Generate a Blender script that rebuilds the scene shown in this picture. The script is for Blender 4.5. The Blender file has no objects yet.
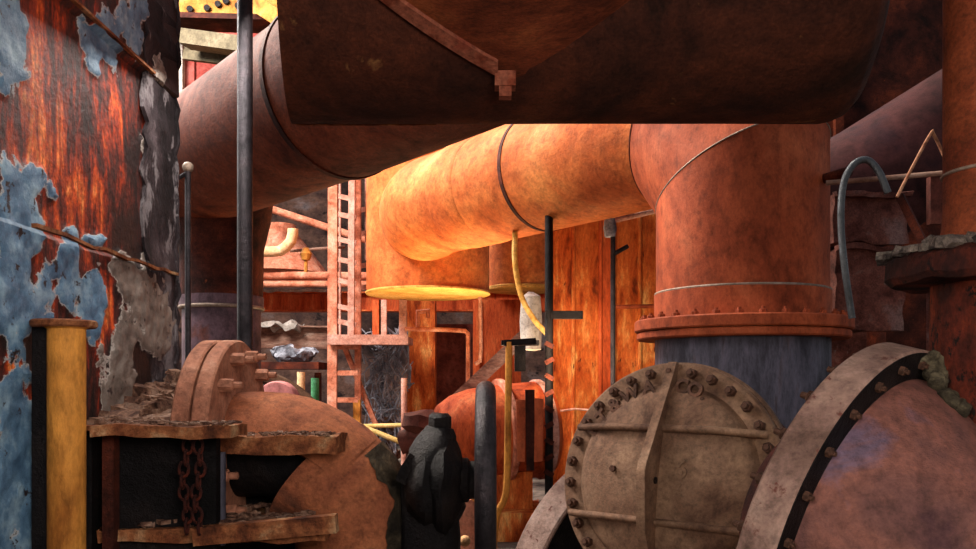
import bpy, bmesh, math, random
from mathutils import Vector as V, Matrix, noise
R = random.Random(7)
S = bpy.context.scene
C = S.collection
F, CX, CY, CZ = 800.0, 488.0, 380.0, 1.7      # focal length, principal column, horizon row, eye height


def W(px, py, Y):
    """a point at distance Y in front of the eye"""
    return V(((px - CX) / F * Y, Y, CZ + (CY - py) / F * Y))


def srgb(h):
    h = h.lstrip('#')
    o = []
    for i in (0, 2, 4):
        c = int(h[i:i + 2], 16) / 255
        o.append(c / 12.92 if c < .04045 else ((c + .055) / 1.055) ** 2.4)
    return (*o, 1)


# ------------------------------------------------------------------ materials
def ramp(nt, fac, stops, x=0, interp='LINEAR'):
    n = nt.nodes.new('ShaderNodeValToRGB')
    n.color_ramp.interpolation = interp
    e = n.color_ramp.elements
    while len(e) < len(stops):
        e.new(.5)
    for k, (p, c) in enumerate(stops):
        e[k].position = p
        e[k].color = c
    nt.links.new(fac, n.inputs[0])
    return n.outputs[0]


def noise_node(nt, vec, scale, detail=6, rough=.6, dist=0.):
    n = nt.nodes.new('ShaderNodeTexNoise')
    n.inputs['Scale'].default_value = scale
    n.inputs['Detail'].default_value = detail
    n.inputs['Roughness'].default_value = rough
    n.inputs['Distortion'].default_value = dist
    nt.links.new(vec, n.inputs['Vector'])
    return n.outputs[0]


def mix(nt, fac, a, b, mode='MIX'):
    n = nt.nodes.new('ShaderNodeMix')
    n.data_type = 'RGBA'
    n.blend_type = mode
    if isinstance(fac, float):
        n.inputs[0].default_value = fac
    else:
        nt.links.new(fac, n.inputs[0])
    for s, v in ((6, a), (7, b)):
        if isinstance(v, tuple):
            n.inputs[s].default_value = v
        else:
            nt.links.new(v, n.inputs[s])
    return n.outputs[2]


G = lambda v: (v, v, v, 1)


def rust(name, cols, scale=2.2, stretch=(1, 1, 1), fleck=None, fleck_lo=.62, fleck_scale=9, grain=.5,
         rough=.72, metal=0., bump=.45, grain_scale=60, spec=.14, contrast=(.34, .66), fine=.5, mottle=.36, mottle_scale=7):
    m = bpy.data.materials.new(name)
    m.use_nodes = True
    nt = m.node_tree
    bs = nt.nodes['Principled BSDF']
    tc = nt.nodes.new('ShaderNodeTexCoord')
    mp = nt.nodes.new('ShaderNodeMapping')
    mp.inputs['Scale'].default_value = stretch
    nt.links.new(tc.outputs['Object'], mp.inputs[0])
    v = mp.outputs[0]
    big = noise_node(nt, v, scale, 8, .62, .4)
    lo, hi = contrast
    n = len(cols)
    col = ramp(nt, big, [(lo + (hi - lo) * i / (n - 1), srgb(c)) for i, c in enumerate(cols)])
    mo = noise_node(nt, v, scale * mottle_scale, 10, .72, .15)
    mcol = ramp(nt, mo, [(.36, G(1 - mottle)), (.5, G(1.)), (.64, G(1 + mottle * .55))])
    col = mix(nt, 1., col, mcol, 'MULTIPLY')
    gr = noise_node(nt, v, grain_scale, 5, .75)
    gcol = ramp(nt, gr, [(.3, G(1 - grain)), (.7, G(1 + grain * .6))])
    col = mix(nt, 1., col, gcol, 'MULTIPLY')
    if fleck:
        fl = noise_node(nt, v, fleck_scale, 8, .7, .2)
        msk = ramp(nt, fl, [(fleck_lo, G(0)), (fleck_lo + .05, G(1))])
        col = mix(nt, msk, col, srgb(fleck))
    nt.links.new(col, bs.inputs['Base Color'])
    rr = ramp(nt, big, [(.3, G(min(1, rough + .12))), (.7, G(max(.1, rough - .12)))])
    nt.links.new(rr, bs.inputs['Roughness'])
    bs.inputs['Metallic'].default_value = metal
    bs.inputs['Specular IOR Level'].default_value = spec
    add = nt.nodes.new('ShaderNodeMath')
    add.operation = 'MULTIPLY_ADD'
    nt.links.new(gr, add.inputs[0])
    add.inputs[1].default_value = fine
    nt.links.new(big, add.inputs[2])
    b = nt.nodes.new('ShaderNodeBump')
    b.inputs['Strength'].default_value = bump
    b.inputs['Distance'].default_value = .03
    nt.links.new(add.outputs[0], b.inputs['Height'])
    nt.links.new(b.outputs[0], bs.inputs['Normal'])
    return m


M = {}
M['duct'] = rust('sooty brown steel', ['#24130d', '#3c1d13', '#4f2617', '#62331e'], 1.6, fleck='#7a5230', fleck_lo=.62, fleck_scale=3.2, bump=.6, rough=.75, grain=.5)
M['branch'] = rust('dark red brown steel', ['#38170d', '#552412', '#6c311a', '#834324'], 2, bump=.5, stretch=(1, 3, 1))
M['pipe_red'] = rust('red rusted steel', ['#5a2414', '#8a3d22', '#9c4829', '#b25a36'], 1.6, grain=.28, stretch=(1, 1, .6), bump=.25)
M['pipe_orange'] = rust('orange rusted steel', ['#a34d22', '#b55c2a', '#c06a34', '#cf7f42'], 1.3, grain=.3, bump=.5, grain_scale=26)
M['pipe_brown'] = rust('brown red pipe steel', ['#5a2415', '#7c3a20', '#8a4326', '#6c2a15'], 1.7, fleck='#3a1509', fleck_lo=.66, fleck_scale=7, bump=.5)
M['pipe_umber'] = rust('umber pipe steel', ['#43190e', '#602816', '#71341e', '#521f10'], 1.7, fleck='#8a5a34', fleck_lo=.67, fleck_scale=6, bump=.5)
M['pipe_dark'] = rust('dark rusted steel', ['#1e0d0a', '#38170f', '#4f2114', '#6d301a'], 2.4, fleck='#7a3a1c', fleck_lo=.65, bump=.6)
M['steel_grey'] = rust('blue grey steel', ['#33313a', '#494650', '#5d5966', '#503c3a'], 2, stretch=(2, 2, .5), metal=.3, rough=.5, grain=.2)
M['steel_purple'] = rust('purple grey steel', ['#3c3036', '#5a464d', '#6a525a', '#6b4038'], 2.2, stretch=(1, 1, .7), metal=.2, rough=.55, grain=.25)
M['cast'] = rust('grey brown cast iron', ['#553c2f', '#725441', '#80624d', '#937259'], 3, fleck='#7b4b2e', fleck_lo=.68, fleck_scale=5, grain=.25, rough=.6, metal=.25, bump=.35, grain_scale=60)
M['cast_light'] = rust('pale worn iron', ['#77675a', '#8c7a6c', '#9b897a'], 4, grain=.2, rough=.55, metal=.3)
M['bolt'] = rust('rusty bolt iron', ['#3c2a22', '#553a2d', '#6e4a38'], 9, grain=.3, rough=.6, metal=.3)
M['flange_pink'] = rust('pinkish worn iron', ['#5e473d', '#7d6156', '#917467', '#a2877a'], 3, fleck='#5a3128', fleck_lo=.6, grain=.25, rough=.6, bump=.4, grain_scale=50)
M['body_pink'] = rust('mauve rusted iron', ['#40282a', '#62403a', '#74493e', '#5c4a58'], 2.6, fleck='#b08a80', fleck_lo=.7, fleck_scale=14, grain=.3, bump=.6, rough=.6, grain_scale=30)
M['bulb'] = rust('matte red brown iron', ['#4e3126', '#80472f', '#955637', '#a06240'], 2.4, grain=.35, bump=.5)
M['ledge'] = rust('flaking rusty plate', ['#3a1f14', '#6b3a22', '#8f5735', '#a8835f'], 6, stretch=(1, 1, 1), grain=.4, bump=.6)
M['flange_tan'] = rust('tan rusted flange', ['#6b4030', '#8c5a45', '#a06a52', '#b08068'], 4, grain=.25, bump=.4)
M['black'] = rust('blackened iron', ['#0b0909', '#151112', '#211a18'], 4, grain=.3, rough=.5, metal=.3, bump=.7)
M['rod'] = rust('dark grey rod steel', ['#1c191c', '#2d292c', '#3b3335'], 5, grain=.2, rough=.4, metal=.5)
M['gold'] = rust('ochre painted pipe', ['#8c5320', '#b57430', '#c88539', '#a86a2c'], 3, stretch=(1, 1, .4), fleck='#7b4320', fleck_lo=.66, fleck_scale=18, grain=.22, bump=.4)
M['salmon'] = rust('salmon rusted steel', ['#8a4630', '#b5694e', '#cc8468', '#d9a088'], 3, grain=.25)
M['pinkpost'] = rust('pale pink painted steel', ['#a06a58', '#c08a78', '#d3a595'], 4, grain=.2)
M['orange'] = rust('bright orange rust plate', ['#6a2a12', '#b04c1c', '#cc6a2e', '#e8a860'], 2.6, stretch=(2.2, 2.2, .6), fleck='#4a1c0e', fleck_lo=.63, fleck_scale=5, grain=.35, bump=.6)
M['orange2'] = rust('red orange rust plate', ['#7a2a12', '#aa4520', '#bc5228', '#c96a3a'], 2.4, stretch=(2, 2, .4), grain=.3, bump=.5)
M['cream'] = rust('cream painted pipe', ['#c08a5c', '#dcae80', '#eac69a'], 3, grain=.15)
M['beam_yellow'] = rust('ochre rusted beam', ['#57300f', '#8f5a22', '#a36c2e', '#ac7a42'], 3, grain=.3)
M['beam_grey'] = rust('drab grey beam', ['#4a4234', '#5e5542', '#6a604c'], 3, grain=.25)
M['dusty'] = rust('dusty brown steel', ['#4a3027', '#6f4c3f', '#8a6858', '#a58a7a'], 2.5, stretch=(.6, 1, 2), fleck='#2e1c18', fleck_lo=.62, grain=.35)
M['backwall'] = rust('mottled plant wall', ['#2d2423', '#59423c', '#7a5a4c', '#8a7a78'], .55, stretch=(1, 1, 1.4), fleck='#28201f', fleck_lo=.57, fleck_scale=1.6, grain=.4, grain_scale=9)
M['wallright'] = rust('crusted dark red wall', ['#3a1c18', '#5e332b', '#77463c', '#84635e'], 2.4, fleck='#6f5c58', fleck_lo=.63, fleck_scale=11, grain=.5, bump=1.)
M['plate_dark'] = rust('dark maroon plate', ['#3c1c17', '#5a2d24', '#704034'], 2, grain=.3, bump=.4)
M['maroon'] = rust('maroon pipe steel', ['#281213', '#3a1c1b', '#472524', '#361d20'], 1.4, grain=.2, bump=.3)
M['column'] = rust('scabbed red black iron', ['#170d0c', '#331814', '#5d2517', '#8a3d22'], 3, stretch=(1.5, 1.5, .8), fleck='#16100f', fleck_lo=.56, fleck_scale=13, grain=.4, bump=.9)
M['crust'] = rust('ash grey crust', ['#2a2321', '#4c423d', '#6b5e56', '#8b7d70'], 14, grain=.5, bump=.8)
M['debris'] = rust('rust flake debris', ['#2a1a15', '#54382c', '#7a5a48', '#94796a'], 12, grain=.4)
M['greydebris'] = rust('grey rag', ['#55565e', '#83858f', '#adb0ba'], 5, grain=.3)
M['white'] = rust('off white slab', ['#7d746d', '#a0978e', '#b8afa6'], 4, grain=.2)
M['floor'] = rust('grimy concrete floor', ['#2c2421', '#514640', '#6e6259', '#857a70'], 1.6, fleck='#7a4026', fleck_lo=.6, fleck_scale=3, grain=.4, bump=.8)
M['hose'] = rust('grey rubber hose', ['#26282a', '#393c3f', '#4c5053'], 6, grain=.15, rough=.35, spec=.6)
M['hose_yellow'] = rust('faded yellow hose', ['#a8762e', '#d09a4a', '#dcb267'], 4, grain=.2)
M['wire'] = rust('copper wire', ['#80503a', '#a06c50', '#b58466'], 6, grain=.2)
M['green'] = rust('green paint', ['#2c5a38', '#3c7a4c', '#55906a'], 4, grain=.2)
M['pinkbarrel'] = rust('faded pink paint', ['#a8605c', '#c37a76', '#d09490'], 3, grain=.2)
M['redpaint'] = rust('faded red brick paint', ['#7a2e28', '#96423a', '#a85c54'], 4, grain=.3)
M['handle_yellow'] = rust('yellow painted rail', ['#b08a48', '#cfae68', '#e0c488'], 4, grain=.15)  # the rails' own yellow paint
M['rim_bounce_lit'] = rust('rim tinted as bounce lit', ['#b5803a', '#cf9a4c', '#ddae62'], 3, grain=.2)  # yellow puts bounced sunlight into the rim's colour


# ------------------------------------------------------------------ mesh helpers
def box(bm, c, s, rot=None):
    m = Matrix.Translation(c) @ (rot.to_4x4() if rot else Matrix()) @ Matrix.Diagonal((*s, 1))
    return bmesh.ops.create_cube(bm, size=1, matrix=m)['verts']


def frame(d):
    d = d.normalized()
    up = V((0, 0, 1)) if abs(d.z) < .95 else V((0, 1, 0))
    x = up.cross(d).normalized()
    return x, d.cross(x).normalized(), d


def beam(bm, a, b, w, h):
    a, b = V(a), V(b)
    x, y, d = frame(b - a)
    m = Matrix((x, y, d)).transposed()
    box(bm, (a + b) / 2, (w, h, (b - a).length), m)


def skin_rings(bm, rings, close=False, cap=True):
    vs = [[bm.verts.new(p) for p in r] for r in rings]
    n = len(vs[0])
    pairs = list(zip(vs, vs[1:])) + ([(vs[-1], vs[0])] if close else [])
    for a, b in pairs:
        for i in range(n):
            j = (i + 1) % n
            bm.faces.new((a[i], a[j], b[j], b[i]))
    if cap and not close:
        bm.faces.new(vs[0][::-1])
        bm.faces.new(vs[-1])


def tube_rings(pts, r, seg=24):
    """mitred rings along a path"""
    pts = [V(p) for p in pts]
    n = len(pts)
    rr = r if isinstance(r, (list, tuple)) else [r] * n
    ds = [(pts[i + 1] - pts[i]).normalized() for i in range(n - 1)]
    x, y, d = frame(ds[0])
    rings = []
    for i in range(n):
        din = ds[max(0, i - 1)]
        dout = ds[min(n - 2, i)]
        if i > 0 and i < n:
            prev = ds[max(0, i - 2)] if i > 1 else ds[0]
            q = prev.rotation_difference(din)
            x = q @ x
            y = q @ y
        nb = (din + dout).normalized()
        ring = []
        for k in range(seg):
            a = 2 * math.pi * k / seg
            o = x * (math.cos(a) * rr[i]) + y * (math.sin(a) * rr[i])
            t = -(o.dot(nb)) / din.dot(nb)
            ring.append(pts[i] + o + din * t)
        rings.append(ring)
    return rings


def tube(bm, pts, r, seg=24, cap=True):
    skin_rings(bm, tube_rings(pts, r, seg), cap=cap)


def arc(pts_ctrl, n=24):
    """smooth Catmull-Rom path"""
    P = [V(p) for p in pts_ctrl]
    P = [P[0] * 2 - P[1]] + P + [P[-1] * 2 - P[-2]]
    out = []
    k = len(P) - 3
    for i in range(k):
        a, b, c, d = P[i:i + 4]
        m = max(2, n // k)
        for j in range(m):
            t = j / m
            out.append(.5 * ((2 * b) + (c - a) * t + (2 * a - 5 * b + 4 * c - d) * t * t + (3 * b - a - 3 * c + d) * t ** 3))
    out.append(P[-2])
    return out


def lathe(bm, prof, o, axis, seg=48, cap=True):
    """prof = [(radius, height along axis)]"""
    x, y, d = frame(V(axis))
    o = V(o)
    rings = [[o + d * h + (x * math.cos(2 * math.pi * k / seg) + y * math.sin(2 * math.pi * k / seg)) * max(r, 1e-4)
              for k in range(seg)] for r, h in prof]
    skin_rings(bm, rings, cap=cap)


def torus(bm, o, axis, Rm, r, seg=64, sec=14):
    x, y, d = frame(V(axis))
    o = V(o)
    rings = []
    for k in range(seg):
        a = 2 * math.pi * k / seg
        e = x * math.cos(a) + y * math.sin(a)
        rings.append([o + e * (Rm + r * math.cos(2 * math.pi * j / sec)) + d * (r * math.sin(2 * math.pi * j / sec)) for j in range(sec)])
    skin_rings(bm, rings, close=True)


def ringdisc(bm, o, axis, r0, r1, h0, h1, seg=64, bev=.012):
    """annular disc with chamfered rim, or a solid one for r0 = 0"""
    if r0 > 0:
        prof = [(r0, h0), (r1 - bev, h0), (r1, h0 + bev), (r1, h1 - bev), (r1 - bev, h1), (r0, h1)]
        x, y, d = frame(V(axis))
        o = V(o)
        rings = []
        for k in range(seg):
            a = 2 * math.pi * k / seg
            e = x * math.cos(a) + y * math.sin(a)
            rings.append([o + e * r + d * h for r, h in prof])
        skin_rings(bm, rings, close=True)
    else:
        lathe(bm, [(0, h0), (r1 - bev, h0), (r1, h0 + bev), (r1, h1 - bev), (r1 - bev, h1), (0, h1)], o, axis, seg)


def jitter(bm, amp, sc=3., seed=0.):
    for v in bm.verts:
        v.co += noise.noise_vector(v.co * sc + V((seed, seed, seed))) * amp


def slab_rough(bm, c, s, nx=14, ny=6, amp=.02, sc=7.):
    """a box with subdivided, chipped edges"""
    vs = box(bm, c, s)
    es = {e for v in vs for e in v.link_edges}
    bmesh.ops.subdivide_edges(bm, edges=[e for e in es if abs((e.verts[0].co - e.verts[1].co).x) > .01], cuts=nx, use_grid_fill=True)
    bmesh.ops.subdivide_edges(bm, edges=[e for e in bm.edges if abs((e.verts[0].co - e.verts[1].co).y) > s[1] * .9], cuts=ny, use_grid_fill=True)
    jitter(bm, amp, sc)


# ------------------------------------------------------------------ scene object helpers
def link(name, bm, mat, loc, parent=None, smooth=True, ang=35):
    me = bpy.data.meshes.new(name)
    bmesh.ops.recalc_face_normals(bm, faces=bm.faces)
    bmesh.ops.translate(bm, verts=bm.verts, vec=-V(loc))
    bm.to_mesh(me)
    bm.free()
    me.materials.append(M[mat] if isinstance(mat, str) else mat)
    if smooth:
        me.polygons.foreach_set('use_smooth', [True] * len(me.polygons))
        me.set_sharp_from_angle(angle=math.radians(ang))
    o = bpy.data.objects.new(name, me)
    C.objects.link(o)
    if parent:
        o.parent = parent
    else:
        o.location = loc
    return o


def thing(name, label, cat, loc, group=None):
    o = bpy.data.objects.new(name, None)
    o.empty_display_size = .1
    C.objects.link(o)
    o.location = loc
    o['label'] = label
    o['category'] = cat
    if group:
        o['group'] = group
    return o


def part(t, name, mat, fn, *a, label=None, sub=None, ang=35, **k):
    bm = bmesh.new()
    fn(bm, *a, **k)
    o = link(name, bm, mat, t.location, sub or t, ang=ang)
    if label:
        o['label'] = label
    return o


def single(name, label, cat, mat, loc, fn, *a, group=None, kind=None, ang=35, **k):
    bm = bmesh.new()
    fn(bm, *a, **k)
    o = link(name, bm, mat, V(loc), ang=ang)
    o['label'] = label
    o['category'] = cat
    if group:
        o['group'] = group
    if kind:
        o['kind'] = kind
    return o


def structure(name, mat, fn, *a, loc=(0, 0, 0), **k):
    bm = bmesh.new()
    fn(bm, *a, **k)
    o = link(name, bm, mat, V(loc))
    o['kind'] = 'structure'
    return o


def bolts(t, o, axis, rad, n, size, length, mat='bolt', name='bolt', a0=0., skip=None, parent=None, both=False):
    """hex bolts with shank nubs, one mesh copied round a circle"""
    x, y, d = frame(V(axis))
    bm = bmesh.new()
    lathe(bm, [(size, -.004), (size, length * .55), (size * .85, length * .62)], (0, 0, 0), (0, 0, 1), 6)
    lathe(bm, [(size * .55, length * .5), (size * .5, length)], (0, 0, 0), (0, 0, 1), 10)
    me = None
    for k in range(n):
        a = a0 + 2 * math.pi * k / n
        if skip and skip(k):
            continue
        p = V(o) + (x * math.cos(a) + y * math.sin(a)) * rad - t.location
        if me is None:
            b = link(name, bm, mat, V((0, 0, 0)), t, ang=25)
            me = b
        else:
            b = me.copy()
            C.objects.link(b)
            b.parent = t
        b.matrix_local = Matrix.Translation(p) @ Matrix((x, y, d)).transposed().to_4x4() @ Matrix.Rotation(R.uniform(0, 1), 4, 'Z')


def flakes(bm, area, n, smin, smax, zfun, thick=.25):
    """loose chips on a surface; area = (x0, x1, y0, y1)"""
    for _ in range(n):
        x = R.uniform(area[0], area[1])
        y = R.uniform(area[2], area[3])
        s = R.uniform(smin, smax)
        rot = Matrix.Rotation(R.uniform(0, 6.28), 3, 'Z') @ Matrix.Rotation(R.uniform(-.5, .5), 3, 'X')
        box(bm, V((x, y, zfun(x, y) + s * thick * .3)), (s, s * R.uniform(.4, 1), s * thick), rot)


# ================================================================== SETTING
def grid_floor(bm):
    bmesh.ops.create_grid(bm, x_segments=90, y_segments=90, size=1, matrix=Matrix.Translation((0, 11, 0)) @ Matrix.Diagonal((11, 14.5, 1, 1)))
    for v in bm.verts:
        if v.co.y > 6:
            v.co.z += max(-.01, .03 * noise.noise(v.co * 1.7))


structure('floor', 'floor', grid_floor)
structure('wall_back', 'backwall', lambda bm: box(bm, (0, 25.2, 4.7), (22, .4, 9.6)))

# left wall: dense sheet with flaking paint stored as an attribute of the surface itself
XW = -1.75
# peeled patches, authored as ellipses (wall px, py, half sizes, kind weight)
blue = [(8, 215, 34, 55, 1), (6, 290, 30, 60, 1), (10, 470, 30, 120, 1.1), (66, 275, 15, 46, 1), (84, 300, 16, 30, .8), (8, 40, 18, 55, .95),
        (100, 38, 20, 30, .9), (92, 240, 11, 8, .9), (36, 290, 18, 30, .5), (130, 12, 14, 34, .8)]
grey = [(135, 290, 36, 34, 1.1), (118, 265, 20, 12, .9), (152, 330, 24, 36, 1), (112, 375, 17, 50, 1), (105, 398, 14, 30, .9), (150, 120, 9, 60, .6)]
hot = [(42, 120, 34, 150, 1), (30, 60, 26, 70, .8), (70, 190, 26, 60, .8), (92, 320, 18, 40, .9), (12, 390, 14, 40, 1), (110, 110, 14, 40, .5)]


def wall_left(bm):
    bm.verts.layers.float.new('blue_paint')
    bm.verts.layers.float.new('grey_paint')
    bm.verts.layers.float.new('hot_rust')
    lb = bm.verts.layers.float['blue_paint']
    lg = bm.verts.layers.float['grey_paint']
    lh = bm.verts.layers.float['hot_rust']
    NY, NZ = 150, 190
    y0, y1, z0, z1 = 1.2, 4.42, .0, 3.9
    vs = []
    for i in range(NY + 1):
        row = []
        for j in range(NZ + 1):
            y = y0 + (y1 - y0) * i / NY
            z = z0 + (z1 - z0) * j / NZ
            px = CX + F * XW / y
            py = CY - F * (z - CZ) / y
            q = V((y, z, 0))
            nz = noise.fractal(q * 7, 1., 2., 6) * .8 + noise.noise(q * 2.3) * .25
            b = max([w * (1 - math.hypot((px - a) / sx, (py - c) / sy)) for a, c, sx, sy, w in blue]) + nz * .9
            g = max([w * (1 - math.hypot((px - a) / sx, (py - c) / sy)) for a, c, sx, sy, w in grey]) + nz * .8
            lap = .018 if z < CZ + .575 else 0.
            ridge = .03 if CZ + 1.56 < z else 0.
            x = XW + lap + ridge + noise.noise(q * 1.2) * .03
            x += .012 * max(0, min(1, (max(b, g) - .02) * 12)) * (1 + .8 * noise.noise(q * 20))
            v = bm.verts.new((x, y, z))
            v[lb] = b
            v[lh] = max([w * (1 - math.hypot((px - a) / sx, (py - c) / sy)) for a, c, sx, sy, w in hot])
            v[lg] = g
            row.append(v)
        vs.append(row)
    for i in range(NY):
        for j in range(NZ):
            bm.faces.new((vs[i][j], vs[i + 1][j], vs[i + 1][j + 1], vs[i][j + 1]))
    # thickness: return at the far end and the back
    box(bm, (XW - .2, (y0 + y1) / 2, 1.95), (.28, y1 - y0, 3.9))


def wall_material():
    m = bpy.data.materials.new('peeling blue paint over orange rust')
    m.use_nodes = True
    nt = m.node_tree
    bs = nt.nodes['Principled BSDF']
    tc = nt.nodes.new('ShaderNodeTexCoord')

    def mapped(s):
        mp = nt.nodes.new('ShaderNodeMapping')
        mp.inputs['Scale'].default_value = s
        nt.links.new(tc.outputs['Object'], mp.inputs[0])
        return mp.outputs[0]
    st = mapped((1, 2.4, .7))
    v = tc.outputs['Object']
    hotn = nt.nodes.new('ShaderNodeAttribute')
    hotn.attribute_name = 'hot_rust'
    a = noise_node(nt, st, 4.2, 10, .72, .3)
    ad = nt.nodes.new('ShaderNodeMath')
    ad.operation = 'MULTIPLY_ADD'
    nt.links.new(hotn.outputs['Fac'], ad.inputs[0])
    ad.inputs[1].default_value = .13
    nt.links.new(a, ad.inputs[2])
    col = ramp(nt, ad.outputs[0], [(.38, srgb('#1c0b0a')), (.47, srgb('#4a1a12')), (.54, srgb('#86290f')), (.61, srgb('#c04a17')), (.7, srgb('#e58a48'))])
    s = noise_node(nt, mapped((1, 12, .9)), 3, 6, .6)
    sm = ramp(nt, s, [(.35, G(.5)), (.6, G(1.2))])
    col = mix(nt, 1., col, sm, 'MULTIPLY')
    sp = noise_node(nt, v, 40, 6, .75)
    spm = ramp(nt, sp, [(.36, G(.45)), (.52, G(1)), (.66, G(1.5))])
    col = mix(nt, 1., col, spm, 'MULTIPLY')
    fine = noise_node(nt, v, 16, 9, .72)
    for att, c1, c2, c3 in (('grey_paint', '#4c423d', '#6e625a', '#857a72'), ('blue_paint', '#35506a', '#567690', '#8aa5b5')):
        at = nt.nodes.new('ShaderNodeAttribute')
        at.attribute_name = att
        sub = nt.nodes.new('ShaderNodeMath')
        sub.operation = 'MULTIPLY_ADD'
        nt.links.new(fine, sub.inputs[0])
        sub.inputs[1].default_value = .9
        nt.links.new(at.outputs['Fac'], sub.inputs[2])
        msk = ramp(nt, sub.outputs[0], [(.46, G(0)), (.48, G(1))])
        edge = ramp(nt, sub.outputs[0], [(.45, G(0)), (.48, G(.7)), (.5, G(.7)), (.54, G(0))])
        pn = noise_node(nt, v, 7, 7, .65)
        pc = ramp(nt, pn, [(.35, srgb(c1)), (.5, srgb(c2)), (.65, srgb(c3))])
        ch = noise_node(nt, v, 12, 8, .7)
        chm = ramp(nt, ch, [(.6, G(0)), (.63, G(1))])
        pc = mix(nt, chm, pc, srgb('#2a1c1a'))
        col = mix(nt, msk, col, pc)
        col = mix(nt, edge, col, srgb('#b8b0a8'))
    nt.links.new(col, bs.inputs['Base Color'])
    bs.inputs['Roughness'].default_value = .55
    bs.inputs['Specular IOR Level'].default_value = .4
    b = nt.nodes.new('ShaderNodeBump')
    b.inputs['Strength'].default_value = .6
    b.inputs['Distance'].default_value = .02
    nt.links.new(fine, b.inputs['Height'])
    nt.links.new(b.outputs[0], bs.inputs['Normal'])
    return m


M['wall_left'] = wall_material()
structure('wall_left', 'wall_left', wall_left)


def corner_post(bm):
    # two flanges of an old angle iron with an eaten edge
    n = 60
    for (x0, x1, y0, y1) in ((XW + .01, XW + .03, 4.02, 4.42), (XW - .02, XW + .04, 4.40, 4.43)):
        vs = box(bm, ((x0 + x1) / 2, (y0 + y1) / 2, 1.95), (x1 - x0, y1 - y0, 3.9))
        bmesh.ops.subdivide_edges(bm, edges=list({e for v in vs for e in v.link_edges if abs((e.verts[0].co - e.verts[1].co).z) > 1}), cuts=n, use_grid_fill=True)
    for v in bm.verts:
        v.co += V((noise.noise(v.co * 9) * .025, noise.noise(v.co * 14 + V((3, 3, 3))) * .05, 0))


M['corner'] = rust('black scaling paint', ['#0e0b0c', '#1c1618', '#342b2e', '#5e5356'], 3, stretch=(1, 1, .5), fleck='#6d6668', fleck_lo=.55, fleck_scale=6, bump=.9, grain=.4)
structure('trim_1', 'corner', corner_post)


def seam_strip(bm):
    vs = box(bm, (XW + .05, 3.7, CZ + .575), (.02, 1.4, .014))
    bmesh.ops.subdivide_edges(bm, edges=list(bm.edges), cuts=12, use_grid_fill=True)
    jitter(bm, .018, 6)
    n0 = len(bm.verts)
    bm2 = [v for v in box(bm, (XW + .04, 3.45, CZ + 1.57), (.02, 1.3, .012))]
    jitter(bm, .006, 8)


structure('trim_2', 'ledge', seam_strip)

# right-hand dark wall with ledges and crusted rust
def wall_right(bm):
    bmesh.ops.create_grid(bm, x_segments=80, y_segments=70, size=1, matrix=Matrix.Translation((5.2, 8.6, 2.6)) @ Matrix.Rotation(math.pi / 2, 4, 'X') @ Matrix.Diagonal((2.4, 2.6, 1, 1)))
    for v in bm.verts:
        v.co.y += noise.fractal(v.co * 2.5, 1, 2, 4) * .05
    box(bm, (5.2, 8.85, 2.6), (4.8, .2, 5.2))
    for z in (3.15, 3.75):
        box(bm, (4.6, 8.45, z), (3.2, .3, .08))


structure('wall_right', 'wallright', wall_right, loc=(0, 0, 0)).location.y = 2.4

# ================================================================== OVERHEAD DUCT
YC, ZC, DR = 3.56, CZ + 1.82, .65


def duct_end(y, side):
    return (-.80 - .16 * (y - 3.03)) if side == 0 else (1.40 + .20 * (y - 3.03))


def duct_body(bm, seg=96, n=40):
    rings = []
    for i in range(n + 1):
        t = i / n
        ring = []
        for k in range(seg):
            a = 2 * math.pi * k / seg
            y = YC + DR * math.cos(a)
            z = ZC + DR * math.sin(a)
            xx = duct_end(y, 0) * (1 - t) + duct_end(y, 1) * t
            ring.append(V((xx, y, z)))
        rings.append(ring)
    # rounded shoulder at the right end
    last = rings[-1]
    c = sum(last, V()) / seg
    for s_, dx in ((.985, .05), (.95, .1), (.88, .14), (.75, .17)):
        rings.append([c + (p - c) * s_ + V((dx, 0, 0)) for p in last])
    skin_rings(bm, rings)
    for v in bm.verts:
        v.co += V((0, 1, 1)) * noise.noise(v.co * 2.2) * .006


duct = thing('overhead_duct', 'huge dark brown horizontal duct crossing the top of the view', 'duct', (.35, YC, ZC))
part(duct, 'duct_shell', 'duct', duct_body)
part(duct, 'bottom_seam', 'ledge', lambda bm: tube(bm, [(-.895 + .05 * i, YC + DR * math.cos(-1.30) + .002 * (i % 2), ZC + DR * math.sin(-1.30)) for i in range(14)], .007, 8), label='pale weld line under the left end')
cdir = V((0, -.446, -.897))
bdir = V((0, -.897, .446))
BX = .98
O = V((.07, YC, ZC))


def branch(bm, seg=80):
    rings = []
    for s in (0., .25, .6, 1.0, 1.4):
        rings.append([O + V((BX * math.sin(a), 0, 0)) + cdir * (DR * 1.004 * math.cos(a)) + bdir * s for a in [2 * math.pi * k / seg for k in range(seg)]])
    skin_rings(bm, rings)


part(duct, 'branch_pipe', 'branch', branch)


def collar(bm, side, w=.09, th=.02):
    rings = []
    for k in range(25):
        p = side * (.03 + k / 24 * 1.2)
        q = O + V((BX * math.sin(p), 0, 0)) + cdir * (DR * math.cos(p)) + bdir * (abs(DR * math.sin(p)))
        nrm = (V((math.sin(p) / BX, 0, 0)) + cdir * (math.cos(p) / DR)).normalized()
        rings.append([q + nrm * th, q + bdir * w * .8 + nrm * th, q + bdir * w * .8 - nrm * .01, q - bdir * .02 - nrm * .01])
    skin_rings(bm, rings)


M['collar'] = rust('flaked red collar', ['#4a1f14', '#7c3a26', '#9b5a44', '#8a4230'], 5, grain=.4, bump=.8)
part(duct, 'saddle_collar', 'collar', collar, -1, label='flaking red seam strip')
tip = O + cdir * DR
part(duct, 'drain_lug', 'collar', lambda bm: (box(bm, tip + cdir * .02, (.085, .07, .06)), box(bm, tip + cdir * .05 + bdir * -.01, (.05, .05, .08))))


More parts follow.
